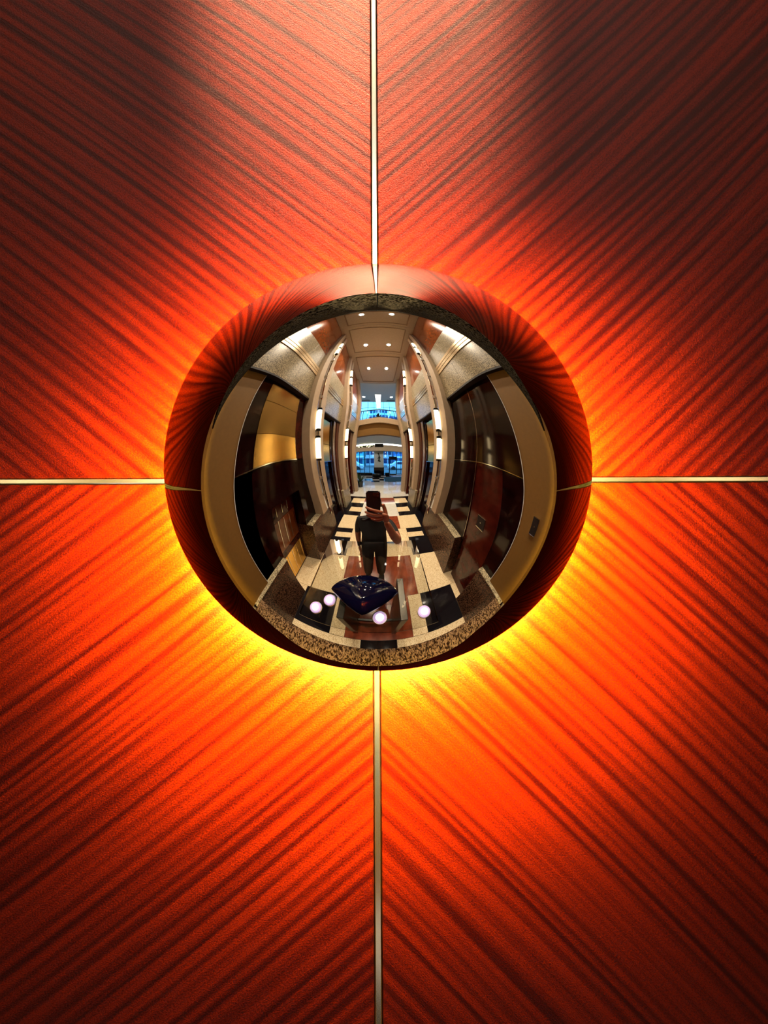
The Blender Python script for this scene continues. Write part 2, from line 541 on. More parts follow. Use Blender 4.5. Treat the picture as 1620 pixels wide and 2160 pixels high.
# ================================================================== FLOOR
floor = struct(box('floor', -4.2, 4.2, -12.4, 0.15, -0.10, -0.012, M['groove']))
def tile(x0, x1, y0, y1, m):
    gg = 0.002
    xa, xb = sorted((x0, x1))
    o = box('floor_tile', xa + gg, xb - gg, y1 + gg, y0 - gg, -0.012, 0.0, M[m], floor)
def sym(xa, xb, y0, y1, m):
    tile(xa, xb, y0, y1, m); tile(-xb, -xa, y0, y1, m)
sym(0.23, 1.25, 0, -0.19, 'cream'); tile(-0.23, 0.23, 0, -0.19, 'black')
tile(-0.45, 0.45, -0.19, -0.82, 'brown'); sym(0.45, 0.66, -0.19, -0.82, 'cream'); sym(0.66, 1.25, -0.19, -0.82, 'black'); sym(1.25, 1.62, 0, -0.82, 'cream')
tile(-0.63, 0.63, -0.82, -1.47, 'brown'); sym(0.63, 1.62, -0.82, -1.47, 'cream')
tile(-0.70, 0.70, -1.47, -2.20, 'cream'); sym(0.70, 1.30, -1.47, -1.90, 'black'); sym(0.70, 1.12, -1.90, -2.05, 'cream')
sym(1.12, 1.30, -1.90, -2.05, 'black'); sym(0.70, 1.62, -2.05, -2.20, 'black')
tile(-0.55, 0.55, -2.20, -2.88, 'brown'); sym(0.55, 1.15, -2.20, -2.88, 'cream'); sym(1.15, 1.62, -2.20, -2.88, 'black')
tile(-0.62, 0.62, -2.88, -4.12, 'pale'); sym(0.62, 1.62, -2.88, -3.19, 'black')
sym(0.62, 1.05, -3.19, -3.60, 'cream'); sym(1.05, 1.62, -3.19, -3.60, 'black')
sym(0.62, 1.30, -3.60, -4.03, 'black'); sym(0.62, 1.15, -4.03, -4.60, 'cream'); sym(1.15, 1.30, -4.03, -4.60, 'black')
tile(-0.62, 0.62, -4.12, -4.72, 'brown'); sym(0.62, 1.62, -4.60, -4.85, 'black')
tile(-0.62, 0.62, -4.72, -6.0, 'pale'); sym(0.62, 1.62, -4.85, -6.0, 'pale')
for j, (a, b) in enumerate(((-6.0, -7.1), (-7.1, -8.3))):
    for x0 in (-4.0, -2.8, -1.6, -0.55, 0.55, 1.6, 2.8):
        x1 = {-4.0: -2.8, -2.8: -1.6, -1.6: -0.55, -0.55: 0.55, 0.55: 1.6, 1.6: 2.8, 2.8: 4.0}[x0]
        tile(x0, x1, a, b, 'pale')
for j in range(6):
    y0 = -8.3 - 0.62 * j
    for i in range(-7, 6):
        x0 = 0.6 * i
        k = (i + j) % 2
        tile(x0, x0 + 0.6, y0, y0 - 0.62, 'black' if (k and -3 < i < 2) else 'pale')

# ================================================================== SIDE WALLS
def side(s):
    nm = 'wall_right' if s > 0 else 'wall_left'
    wl = struct(box(nm, s * 1.62, s * 1.74, 0.15, -6.6, 0, ZC, M['groove']))
    f = 1.25
    def b(name, xa, xb, y0, y1, z0, z1, m, bev=0.002, l=None):
        o = box(name, s * xa, s * xb, y0, y1, z0, z1, M[m], wl, bevel=bev)
        if l: lab(o, l)
        return o
    # granite frieze in slabs, brass strips, upper granite, upper wood
    ys = [0.0, -0.98, -1.96, -2.94, -3.92, -4.9, -6.0]
    for y0, y1 in zip(ys, ys[1:]):
        b('granite_slab', f, 1.62, y0 - 0.001, y1 + 0.001, ZF, 3.77, 'granite')
        b('granite_slab', f, 1.62, y0 - 0.001, y1 + 0.001, 4.05, 4.70, 'granite_up', l='paler honed granite slab')
    b('strip_groove', f + 0.012, 1.62, 0, -6.0, 3.77, 4.05, 'groove', 0)
    for (z0, z1) in ((3.778, 3.86), (3.872, 3.954), (3.966, 4.045)):
        for y0, y1 in ((0, -1.93), (-1.935, -3.9), (-3.905, -6.0)):
            b('brass_strip', f - 0.012, f + 0.02, y0, y1, z0, z1, 'brass', 0.004)
    for y0, y1 in ((0, -0.68), (-0.68, -1.68), (-1.68, -2.9), (-2.9, -3.9), (-3.9, -6.0)):
        b('wood_panel', f, 1.62, y0 - 0.002, y1 + 0.002, 4.70, ZC, 'wood', 0.003)
    # lower wall
    g0 = 1.34
    b('soffit', f, 1.62, 0, -6.0, ZF - 0.03, ZF - 0.001, 'groove', 0)  # near-black strip: shadow under the frieze put into its colour
    b('tan_panel', 1.30, 1.62, 0.01, -0.31, ZP, ZF - 0.03, 'tan', 0.001, 'tan painted corner panel')
    box('edge_bead', s * 1.295, s * 1.305, -0.307, -0.313, ZP, ZF - 0.03, M['white'], wl)
    b('plinth_slab', 1.25, 1.62, 0, -0.71 if s < 0 else -0.53, 0, ZP, 'granite_dk', 0.003)
    b('plinth_cap', 1.245, g0, 0, -0.712 if s < 0 else -0.532, ZP - 0.004, ZP + 0.004, 'granite', 0.001)
    pil_plinth = -1.32 if s < 0 else -1.04
    b('plinth_slab', 1.20, 1.62, pil_plinth, -2.28, 0, ZP, 'granite_dk', 0.003)
    b('plinth_cap', 1.195, g0, pil_plinth, -2.282, ZP - 0.004, ZP + 0.004, 'granite', 0.001)
    b('plinth_slab', 1.20, 1.62, -3.45, -4.30, 0, ZP, 'granite', 0.003)
    if s < 0:
        b('lacquer_panel', g0, 1.62, -0.31, -0.52, ZP, ZF - 0.03, 'lacq')
        b('lacquer_panel', g0, 1.62, -0.52, -1.44, 3.05, ZF - 0.03, 'lacq')
        for (z0, z1, mm) in ((1.96, 2.32, 'gold'), (2.325, 2.76, 'bronze'), (2.765, 3.045, 'bronze')):
            b('bronze_panel', g0 - 0.006, 1.62, -0.525, -1.435, z0, z1, mm, 0.003)
        b('metal_bead', g0 - 0.012, g0 + 0.01, -0.52, -1.44, 1.945, 1.958, 'nickel', 0)
        b('metal_bead', g0 - 0.012, g0 + 0.01, -0.31, -0.52, 1.945, 1.951, 'nickel', 0)
        b('lacquer_panel', g0, 1.62, -0.31, -0.73, ZP, 1.94, 'lacq')
        b('lacquer_panel', g0, 1.62, -0.73, -1.32, 1.42, 1.94, 'lacq')
        b('lacquer_panel', g0, 1.62, -1.32, -1.75, ZP, 1.94, 'lacq')
        b('lacquer_panel', g0, 1.62, -1.44, -1.75, 1.955, ZF - 0.03, 'lacq2')
    else:
        b('lacquer_panel', g0, 1.62, -0.31, -0.998, 1.955, ZF - 0.03, 'lacq')
        b('lacquer_panel', g0, 1.62, -1.004, -1.75, 1.955, ZF - 0.03, 'lacq')
        b('metal_bead', g0 - 0.004, g0 + 0.01, -0.31, -1.75, 1.945, 1.951, 'nickel', 0)
        b('metal_bead', g0 - 0.003, g0 + 0.01, -0.998, -1.002, ZP, ZF - 0.03, 'steel', 0)
        b('lacquer_panel', g0, 1.62, -0.31, -0.55, ZP, 1.94, 'lacq')
        b('lacquer_panel', g0 + 0.02, 1.62, -0.55, -0.998, 0.0, 1.94, 'lacq2')
        b('lacquer_panel', g0, 1.62, -1.004, -1.75, ZP, 1.94, 'lacq')
    # pilasters: beige boards either side of the light channel
    for (pa, pb) in ((-1.66, -2.23), (-3.62, -4.22)):
        mid = (pa + pb) / 2
        b('pilaster_board', 1.13, 1.62, pa, mid + 0.07, ZP, ZC, 'beige', 0.006)
        b('pilaster_board', 1.13, 1.62, mid - 0.07, pb, ZP, ZC, 'beige', 0.006)
        b('channel_back', 1.16, 1.62, mid + 0.07, mid - 0.07, ZP, ZC, 'steel', 0)
    # second bay
    b('lacquer_panel', 1.30, 1.62, -2.23, -2.46, 0, ZF - 0.03, 'lacq2')
    b('bronze_panel', 1.36, 1.62, -2.465, -3.10, 2.33, 3.0, 'gold', 0.003)
    b('bronze_panel', 1.36, 1.62, -2.465, -3.10, 1.86, 2.32, 'gold', 0.003)
    b('lacquer_panel', 1.34, 1.62, -3.105, -3.22, 0, ZF - 0.03, 'lacq')
    b('bronze_panel', 1.30, 1.62, -3.225, -3.40, 0, ZF - 0.03, 'steel', 0.003)
    b('lacquer_panel', 1.28, 1.62, -3.405, -3.62, 0, ZF - 0.03, 'lacq2')
    b('metal_bead', 1.33, 1.37, -2.46, -3.11, 1.845, 1.858, 'nickel', 0)
    # third bay
    b('lacquer_panel', 1.30, 1.62, -4.22, -4.5, 0, ZF - 0.03, 'lacq2')
    b('bronze_panel', 1.36, 1.62, -4.505, -5.2, 1.86, 3.0, 'gold', 0.003)
    b('lacquer_panel', 1.30, 1.62, -5.205, -5.65, 0, ZF - 0.03, 'lacq2')
    # end pier
    b('end_pier', 1.16, 1.74, -5.66, -6.02, 0, ZC, 'beige', 0.006)
    return wl
wall_left = side(-1)
wall_right = side(1)

# elevator doors (structure)
def door(name, s, y0, y1, z1, x, m):
    d = struct(box(name, s * x, s * 1.62, y0, y1, 0, z1, M[m], None, bevel=0.003))
    return d
d1 = door('door_1', -1, -0.74, -1.31, 1.41, 1.58, 'lacq2')
# bronze kick plates and inlaid light metal lines on the near left door
for (z0, z1, mm) in ((0.03, 0.50, 'gold'), (0.62, 1.10, 'wood')):
    box('kick_plate', -1.574, -1.582, -0.76, -1.29, z0, z1, M[mm], d1, bevel=0.001)
for k in range(5):
    y = -0.80 - 0.115 * k
    for (z0, z1) in ((0.04, 0.49), (0.66, 1.13 - 0.02 * k), (1.17, 1.30)):
        box('inlay_line', -1.566, -1.576, y, y - 0.007, z0, z1, M['nickel'], d1)
n = 2
for s in (-1, 1):
    dd = door('door_%d' % n, s, -2.47, -3.10, 1.84, 1.42, 'lacq'); n += 1
    for a, b_ in ((-2.48, -2.78), (-2.79, -3.09)):
        box('door_leaf', s * 1.40, s * 1.43, a, b_, 0.01, 1.83, M['lacq'], dd, bevel=0.003)
for s in (-1, 1):
    dd = door('door_%d' % n, s, -4.51, -5.20, 1.84, 1.42, 'lacq'); n += 1
    for a, b_ in ((-4.52, -4.85), (-4.86, -5.19)):
        box('door_leaf', s * 1.40, s * 1.43, a, b_, 0.01, 1.83, M['lacq'], dd, bevel=0.003)

# ================================================================== CEILING
ceiling = struct(box('ceiling', -1.74, 1.74, 0.15, -6.05, ZC + 0.04, ZC + 0.14, M['grey']))
for (y0, y1) in ((0.03, -1.16), (-1.16, -3.52), (-3.52, -6.02)):
    box('ceiling_panel', -1.62, 1.62, y0 - 0.006, y1 + 0.006, ZC, ZC + 0.04, M['ceil'], ceiling, bevel=0.004)
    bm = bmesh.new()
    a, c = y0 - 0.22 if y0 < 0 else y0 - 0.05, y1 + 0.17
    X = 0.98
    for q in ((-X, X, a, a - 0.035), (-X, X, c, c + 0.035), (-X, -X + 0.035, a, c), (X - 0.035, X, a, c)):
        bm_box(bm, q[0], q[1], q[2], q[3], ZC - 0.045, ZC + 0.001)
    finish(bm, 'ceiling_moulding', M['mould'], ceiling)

dl_root = None
spots = [(-0.47, -0.20), (0.43, -0.20), (-0.47, -2.80), (0.43, -2.80), (-0.47, -4.70), (0.43, -4.70)]
wh = ['nearest the dome wall', 'in the middle ceiling bay', 'in the far ceiling bay']
for i, (x, y) in enumerate(spots):
    e = empty('downlight', (x, y, ZC), 'round recessed ceiling downlight on the %s, %s' % ('left' if x < 0 else 'right', wh[i // 2]), 'ceiling light', 'downlights in the corridor ceiling')
    bm = bmesh.new()
    bm_lathe(bm, [(0.115, 0.0), (0.115, -0.008), (0.085, -0.012), (0.08, -0.004)], (x, y, ZC), 32)
    finish(bm, 'trim_ring', M['white'], e)
    bm = bmesh.new()
    bm_lathe(bm, [(0.055, -0.012), (0.055, -0.018), (0.03, -0.022)], (x, y, ZC), 24)
    finish(bm, 'lamp_lens', M['lens'], e)
    L = bpy.data.lights.new('downlight_lamp', 'SPOT')
    L.energy = SPOT_W * (1.0 if i > 1 else 0.75)
    L.spot_size = math.radians(95); L.spot_blend = 0.6; L.shadow_soft_size = 0.06
    L.color = (1.0, 0.86, 0.66)
    lo = bpy.data.objects.new('downlight_lamp', L); COL.objects.link(lo)
    lo.location = (0, 0, -0.04); lo.parent = e
    if i < 2:      # the nearest pair also carries a narrow accent beam aimed at the lamp wall
        L = bpy.data.lights.new('accent_beam', 'SPOT')
        L.energy = ACCENT_W; L.spot_size = math.radians(3.0); L.spot_blend = 1.0; L.shadow_soft_size = 0.04
        L.color = (1.0, 0.88, 0.52)
        ao = bpy.data.objects.new('accent_beam', L); COL.objects.link(ao)
        ao.location = (0, 0, -0.04); ao.parent = e
        d_ = Vector((-0.10 if x < 0 else 0.065, 0, 2.72)) - Vector((x, y, ZC - 0.04))
        ao.rotation_euler = d_.to_track_quat('-Z', 'Y').to_euler()

# ================================================================== TUBE LIGHTS on the pilasters
def tube_light(s, y, label):
    e = empty('tube_light', (s * 1.10, y, ZP), label, 'wall light', 'vertical tube lights on the pilasters')
    x = s * 1.10
    bm = bmesh.new(); bm_tube(bm, (x, y, 0.66), (x, y, 5.25), 0.014, None, 12)
    finish(bm, 'chrome_rod', M['chrome'], e)
    for z0, z1 in ((1.92, 2.36), (2.50, 2.94), (5.00, 5.42), (5.50, 5.92)):
        bm = bmesh.new(); bm_tube(bm, (x, y, z0), (x, y, z1), 0.048, None, 20)
        finish(bm, 'glowing_tube', M['tube'], e)
        for zc in (z0, z1):
            tube('end_cap', (x, y, zc - 0.022), (x, y, zc + 0.022), 0.051, M['dkmetal'], e, seg=20)
    for zc in (2.43, 5.46):
        tube('tube_connector', (x, y, zc - 0.045), (x, y, zc + 0.045), 0.038, M['steel'], e, seg=16)
    for zc in (3.25, 3.9, 4.6, 1.55, 1.15):
        box('rod_bracket', x - s * 0.02, s * 1.155, y - 0.02, y + 0.02, zc - 0.03, zc + 0.03, M['steel'], e, bevel=0.004)
    tube('lower_sleeve', (x, y, 0.80), (x, y, 1.45), 0.026, M['chrome'], e)
    tube('rod_finial', (x, y, 0.60), (x, y, 0.68), 0.008, M['chrome'], e, r1=0.028)
    return e
tube_light(-1, -1.945, 'vertical tube wall light on the left pilaster nearest the dome wall')
tube_light(1, -1.945, 'vertical tube wall light on the right pilaster nearest the dome wall')
tube_light(-1, -3.92, 'vertical tube wall light on the far left pilaster')
tube_light(1, -3.92, 'vertical tube wall light on the far right pilaster')

# ================================================================== SWITCH PLATES
def plate(name, x, y0, y1, z0, z1, label):
    e = empty(name, (x, (y0 + y1) / 2, (z0 + z1) / 2), label, 'wall plate')
    box('plate', x, x - 0.012, y0, y1, z0, z1, M['groove'], e, bevel=0.002)
    for z in (z0, z1):
        box('bright_edge', x - 0.004, x - 0.015, y0, y1, z - 0.003, z + 0.003, M['nickel'], e)
    tube('button', (x - 0.010, (y0 + y1) / 2, (z0 + z1) / 2), (x - 0.017, (y0 + y1) / 2, (z0 + z1) / 2), 0.006, M['nickel'], e)
    return e
plate('wall_plate', 1.30, -0.10, -0.175, 1.52, 1.68, 'black wall plate with one button on the tan corner panel')
plate('call_plate', 1.36, -0.72, -0.84, 1.12, 1.28, 'square black call plate on the dark red lacquer wall')

# ================================================================== BRIDGE, UPPER AND LOWER LOBBY
trim_1 = struct(box('trim_1', -1.17, 1.17, -6.02, -6.45, 3.52, 3.84, M['beige'], bevel=0.01))   # bridge edge
trim_2 = struct(box('trim_2', -1.17, 1.17, -6.12, -6.45, 2.97, 3.52, M['tan'], bevel=0.004))    # header below
lob_ceil = struct(box('trim_3', -4.2, 4.2, -6.45, -12.4, 2.97, 3.80, M['grey']))
box('trim_cove', -4.0, 4.0, -10.1, -10.35, 2.88, 2.97, M['strip'], lob_ceil)
box('beam', -4.0, 4.0, -11.2, -12.0, 2.46, 2.97, M['beige'], lob_ceil)
struct(box('trim_13', -4.2, 4.2, -9.6, -12.4, 9.2, 9.35, M['grey']))
up = struct(box('trim_4', -4.2, 4.2, -6.05, -9.6, 7.2, 9.35, M['grey']))
struct(box('trim_5', -4.2, 4.2, -6.05, -6.2, ZC, 7.25, M['grey']))
for s, nmx in ((-1, 'trim_6'), (1, 'trim_7')):
    struct(box(nmx, s * 4.0, s * 4.2, -6.0, -12.4, 0, 9.35, M['beige']))
for s, nmx in ((-1, 'trim_8'), (1, 'trim_9')):
    struct(box(nmx, s * 1.74, s * 4.2, -5.9, -6.04, 0, 7.3, M['beige']))
# strip light in the upper ceiling
e = empty('strip_light', (-0.08, -10.3, 7.2), 'long white strip light running down the upper lobby ceiling', 'ceiling light')
box('diffuser', -0.36, 0.20, -7.85, -11.85, 7.165, 7.18, M['strip'], e)
box('housing', -0.40, 0.24, -7.80, -11.9, 7.18, 7.2, M['white'], e)
for i, x in enumerate((-1.45, 1.30)):
    e = empty('small_downlight', (x, -8.4, 7.2), 'small downlight on the %s of the strip light in the upper lobby ceiling' % ('left' if i == 0 else 'right'), 'ceiling light')
    bm = bmesh.new(); bm_lathe(bm, [(0.16, 0.0), (0.16, -0.01), (0.12, -0.014)], (x, -8.4, 7.2), 24)
    finish(bm, 'trim_ring', M['white'], e)
    bm = bmesh.new(); bm_lathe(bm, [(0.11, -0.014), (0.09, -0.03)], (x, -8.4, 7.2), 24)
    finish(bm, 'lamp_lens', M['lens_s'], e)
for i, x in enumerate((-1.6, 1.5)):
    e = empty('air_vent', (x, -9.2, 7.2), 'dark slotted air vent on the %s side of the upper lobby ceiling' % ('left' if i == 0 else 'right'), 'vent')
    box('vent_frame', x - 0.55, x + 0.55, -9.05, -9.40, 7.18, 7.2, M['dkmetal'], e)
    for k in range(4):
        box('slat', x - 0.52, x + 0.52, -9.09 - 0.08 * k, -9.11 - 0.08 * k, 7.165, 7.182, M['grey'], e)
# railing
rl = empty('railing', (0, -6.1, 3.84), 'glass balustrade with dark handrail along the upper bridge', 'railing')
bm = bmesh.new(); bm_tube(bm, (-1.17, -6.1, 4.46), (1.17, -6.1, 4.46), 0.035, None, 16)
finish(bm, 'handrail', M['dkmetal'], rl)
bm = bmesh.new(); bm_tube(bm, (-1.17, -6.1, 3.90), (1.17, -6.1, 3.90), 0.014, None, 12)
finish(bm, 'bottom_rail', M['dkmetal'], rl)
for x in (-1.15, -1.05, 1.05, 1.15):
    tube('post', (x, -6.1, 3.60), (x, -6.1, 4.45), 0.016, M['dkmetal'], rl)
box('glass_panel', -1.03, 1.03, -6.095, -6.105, 3.92, 4.42, M['wglass'], rl)

# spiky plant on the bridge
def spiky(name, c, r, h, label, m, nleaf=16, pot=True):
    e = empty(name, c, label, 'plant')
    if pot:
        bm = bmesh.new(); bm_lathe(bm, [(r * 0.35, 0), (r * 0.5, h * 0.3), (r * 0.52, h * 0.34), (r * 0.42, h * 0.34)], c, 20)
        finish(bm, 'pot', M['pot'], e)
    base = Vector(c) + Vector((0, 0, h * 0.3))
    for i in range(nleaf):
        a = 2 * PI * i / nleaf + random.uniform(-.2, .2)
        el = random.uniform(0.15, 1.3)
        ln = r * random.uniform(0.85, 1.15) + h * 0.3 * el
        d = Vector((math.cos(a) * math.cos(el), math.sin(a) * math.cos(el), math.sin(el)))
        sd = d.cross(Vector((0, 0, 1))).normalized() * (r * 0.14)
        bm = bmesh.new()
        pts = []
        for t, wd in ((0, 0.5), (0.35, 1.0), (0.7, 0.7), (1.0, 0.0)):
            p = base + d * (ln * t) + Vector((0, 0, -0.25 * ln * t * t))
            pts.append((p - sd * wd, p + sd * wd, p + Vector((0, 0, -0.01))))
        vs_ = [[bm.verts.new(q) for q in tr] for tr in pts]
        for A, B in zip(vs_, vs_[1:]):
            for k in range(3):
                l = (k + 1) % 3
                bm.faces.new((A[k], A[l], B[l], B[k]))
        bmesh.ops.remove_doubles(bm, verts=bm.verts, dist=1e-5)
        finish(bm, 'leaf', m, e)
    return e
spiky('potted_plant', (-0.06, -6.65, 3.84), 0.34, 0.55, 'dark spiky potted plant standing on the bridge behind the railing', M['blackleaf'], 18)
spiky('floor_plant', (-1.15, -6.75, 0.0), 0.36, 1.25, 'tall leafy potted plant on the floor by the left pier', M['leaf'], 22)

# facade
fac = struct(box('wall_front', -4.2, 4.2, -12.0, -12.25, 2.46, 3.85, M['beige']))
struct(box('trim_10', -0.50, 0.42, -11.75, -12.2, 0.86, 2.46, M['grey'], bevel=0.01))
struct(box('trim_11', -0.54, 0.46, -11.70, -12.2, 0.0, 0.86, M['black'], bevel=0.01))
def window(name, x0, x1, z0, z1, nx, nz):
    fr = struct(box(name, x0, x1, -12.06, -12.10, z0, z0 + 0.05, M['dkmetal']))
    def bar(a, b, c, d):
        box('mullion', a, b, -12.05, -12.11, c, d, M['dkmetal'], fr)
    for i in range(nx + 1):
        x = x0 + (x1 - x0) * i / nx
        bar(x - 0.02, x + 0.02, z0, z1)
    for k in range(1, nz + 1):
        z = z0 + (z1 - z0) * k / nz
        bar(x0, x1, z - 0.018, z + 0.018)
    for i in range(nx):
        for k in range(nz):
            xa, xb = x0 + (x1 - x0) * i / nx + 0.02, x0 + (x1 - x0) * (i + 1) / nx - 0.02
            za, zb = z0 + (z1 - z0) * k / nz + 0.018, z0 + (z1 - z0) * (k + 1) / nz - 0.018
            box('pane', xa, xb, -12.075, -12.083, za, zb, M['wglass'], fr)
window('window_1', -4.0, -0.50, 0.10, 2.46, 7, 3)
window('window_2', 0.42, 1.00, 0.10, 2.46, 1, 3)
window('window_3', 1.78, 4.0, 0.10, 2.46, 5, 2)
window('window_4', -4.0, 4.0, 3.95, 9.2, 10, 3)
dfr = struct(box('door_6', 1.00, 1.78, -12.04, -12.12, 1.66, 1.76, M['dkmetal']))
for q in ((1.00, 1.06, 0, 1.68), (1.72, 1.78, 0, 1.68), (1.06, 1.72, 0, 0.10), (1.06, 1.72, 0.75, 0.80)):
    box('door_rail', q[0], q[1], -12.04, -12.12, q[2], q[3], M['dkmetal'], dfr)
box('pane', 1.06, 1.72, -12.075, -12.083, 0.10, 1.66, M['wglass'], dfr)
box('transom_pane', 1.00, 1.78, -12.075, -12.083, 1.98, 2.46, M['wglass'], dfr)
box('transom_panel', 0.98, 1.80, -12.02, -12.12, 1.76, 1.98, M['dkmetal'], dfr)
box('door_handle', 1.12, 1.14, -11.98, -12.0, 0.7, 1.1, M['steel'], dfr)

# wall ornament on the pillar
e = empty('pillar_ornament', (-0.05, -11.74, 1.7), 'dark hanging wreath ornament on the grey pillar between the windows', 'ornament')
for k in range(14):
    a = random.uniform(0, 2 * PI); r = random.uniform(0.02, 0.13)
    z = 2.25 - 0.75 * k / 13
    bm = bmesh.new()
    bmesh.ops.create_icosphere(bm, subdivisions=1, radius=random.uniform(0.05, 0.09))
    bmesh.ops.translate(bm, vec=(-0.05 + r * math.cos(a), -11.70, z), verts=bm.verts)
    finish(bm, 'foliage_clump', M['blackleaf'], e)
# garland with little bulbs under the lobby ceiling
e = empty('garland', (-0.9, -9.6, 2.97), 'green garland with tiny lit bulbs hanging below the lower lobby ceiling', 'garland')
bm = bmesh.new()
prev = None
for k in range(29):
    t = k / 28
    p = Vector((-1.75 + 1.30 * t, -9.6, 2.78 - 0.06 * math.sin(PI * t * 3) ** 2))
    if prev is not None:
        bm_tube(bm, prev, p, 0.05, None, 8)
    prev = p
finish(bm, 'green_rope', M['leaf'], e)
for k in range(26):
    bm = bmesh.new()
    bmesh.ops.create_icosphere(bm, subdivisions=1, radius=0.022)
    bmesh.ops.translate(bm, vec=(-1.7 + 1.22 * k / 25, -9.54, 2.80 + random.uniform(-0.12, 0.10)), verts=bm.verts)
    finish(bm, 'bulb', M['fairy'], e)
e = empty('hanging_box', (0.0, -9.6, 2.9), 'dark rectangular hanging box at the right end of the garland', 'sign box')
box('case', -0.35, 0.35, -9.5, -9.65, 2.66, 2.90, M['dkmetal'], e, bevel=0.01)
for x in (-0.25, 0.25):
    tube('hanger', (x, -9.57, 2.90), (x, -9.57, 2.97), 0.008, M['steel'], e)

# low dark planters under the windows, bench, mat
def planter(name, x0, x1, label):
    e = empty(name, ((x0 + x1) / 2, -11.5, 0), label, 'planter')
    box('trough', x0, x1, -11.35, -11.65, 0, 0.30, M['black'], e, bevel=0.01)
    box('soil', x0 + 0.02, x1 - 0.02, -11.37, -11.63, 0.30, 0.31, M['groove'], e)
planter('planter', -3.8, -0.7, 'long low black planter under the left windows')
planter('planter', 0.55, 0.98, 'short low black planter between the pillar and the entrance door')
e = empty('ottoman', (-0.25, -10.5, 0), 'dark round ottoman in front of the pillar', 'seat')
bm = bmesh.new(); bm_lathe(bm, [(0.32, 0.04), (0.40, 0.10), (0.41, 0.30), (0.34, 0.38), (0.15, 0.41)], (-0.25, -10.5, 0), 28)
finish(bm, 'cushion', M['dkmetal'], e)
bm = bmesh.new(); bm_lathe(bm, [(0.30, 0.0), (0.30, 0.04)], (-0.25, -10.5, 0), 28)
finish(bm, 'base', M['rubber'], e)
tag(box('floor_mat', 0.40, 2.3, -8.4, -10.6, 0.0, 0.012, M['mat'], bevel=0.004), 'large blue grey entrance mat on the pale floor by the door', 'mat')

# ================================================================== OUTSIDE
struct(box('trim_12', -40, 40, -12.4, -60, -0.25, -0.10, M['asphalt']))
def building(x0, x1, y, h, m, nf, nw, label):
    e = empty('building', ((x0 + x1) / 2, y - 3, -0.1), label, 'building')
    box('wall', x0, x1, y, y - 6, -0.1, h, M[m], e)
    fh = h / nf
    for k in range(nf):
        box('floor_band', x0 - 0.1, x1 + 0.1, y + 0.12, y, fh * k + fh * 0.82, fh * (k + 1) - 0.02, M['bldband'], e)
        for i in range(nw):
            a = x0 + (x1 - x0) * (i + 0.12) / nw; b_ = x0 + (x1 - x0) * (i + 0.88) / nw
            box('window', a, b_, y + 0.04, y - 0.1, fh * k + fh * 0.2, fh * k + fh * 0.78, M['bldwin'], e)
    return e
building(-16, -8.6, -26, 12, 'bld_a', 5, 7, 'pale blue building across the street, leftmost through the windows')
building(-8.4, -3.4, -25, 9, 'bld_b', 4, 5, 'teal building across the street left of the pillar')
building(-3.2, 3.0, -28, 14, 'bld_d', 7, 6, 'white building across the street behind the pillar')
building(3.2, 8.5, -25, 11, 'bld_c', 5, 6, 'deep blue building across the street seen through the entrance door')
building(8.8, 16, -27, 13, 'bld_a', 6, 6, 'pale blue building across the street, rightmost through the windows')
def vehicle(x, y, m, label):
    e = empty('car', (x, y, -0.1), label, 'car')
    bm = bmesh.new()
    prof = [(-2.1, 0.3), (-2.1, 0.75), (-1.3, 0.9), (-0.8, 1.4), (0.9, 1.4), (1.5, 0.9), (2.1, 0.8), (2.1, 0.3)]
    A = [bm.verts.new((x + p[0], y - 0.85, p[1] - 0.1)) for p in prof]; B = [bm.verts.new((x + p[0], y + 0.85, p[1] - 0.1)) for p in prof]
    for i in range(len(prof)):
        j = (i + 1) % len(prof)
        bm.faces.new((A[i], A[j], B[j], B[i]))
    bm.faces.new(A); bm.faces.new(list(reversed(B)))
    finish(bm, 'body', M[m], e, bevel=0.04)
    for sx in (-1.3, 1.3):
        for sy in (-0.8, 0.8):
            tube('wheel', (x + sx, y + sy - 0.1, 0.22), (x + sx, y + sy + 0.1, 0.22), 0.32, M['rubber'], e, seg=20)
    for sy in (-0.86, 0.86):
        box('side_window', x - 0.7, x + 0.95, y + sy - 0.01, y + sy + 0.01, 0.85, 1.2, M['bldwin'], e)
vehicle(-4.6, -18.5, 'bldband', 'white car parked in the street left of the pillar')
vehicle(3.4, -18.5, 'bldband', 'white car parked in the street beyond the entrance door')

# ================================================================== GLASS TABLE
TZ = 0.90
tb = empty('glass_table', (-0.09, -0.6, 0), 'clear glass topped table with dark metal slab legs below the dome', 'table')
def prism(name, pts, z0, z1, m, parent, bevel=0.0):
    bm = bmesh.new()
    A = [bm.verts.new((p[0], p[1], z0)) for p in pts]; B = [bm.verts.new((p[0], p[1], z1)) for p in pts]
    for i in range(len(pts)):
        j = (i + 1) % len(pts)
        bm.faces.new((A[i], A[j], B[j], B[i]))
    bm.faces.new(list(reversed(A))); bm.faces.new(B)
    return finish(bm, name, m, parent, bevel)
TX0, TX1, TY0, TY1 = -0.64, 0.45, -0.175, -0.99
bm = bmesh.new()
A = [bm.verts.new(v) for v in ((TX0, TY0, TZ), (TX1, TY0, TZ), (TX1, TY1, TZ), (TX0, TY1, TZ))]
bm.faces.new(A)
finish(bm, 'glass_top', M['glass'], tb)
bm = bmesh.new()
A = [bm.verts.new(v) for v in ((TX0, TY0, TZ - 0.024), (TX1, TY0, TZ - 0.024), (TX1, TY1, TZ - 0.024), (TX0, TY1, TZ - 0.024))]
B = [bm.verts.new(v) for v in ((TX0, TY0, TZ), (TX1, TY0, TZ), (TX1, TY1, TZ), (TX0, TY1, TZ))]
for i in range(4):
    j = (i + 1) % 4
    bm.faces.new((A[i], A[j], B[j], B[i]))
finish(bm, 'glass_edge', M['edge'], tb)
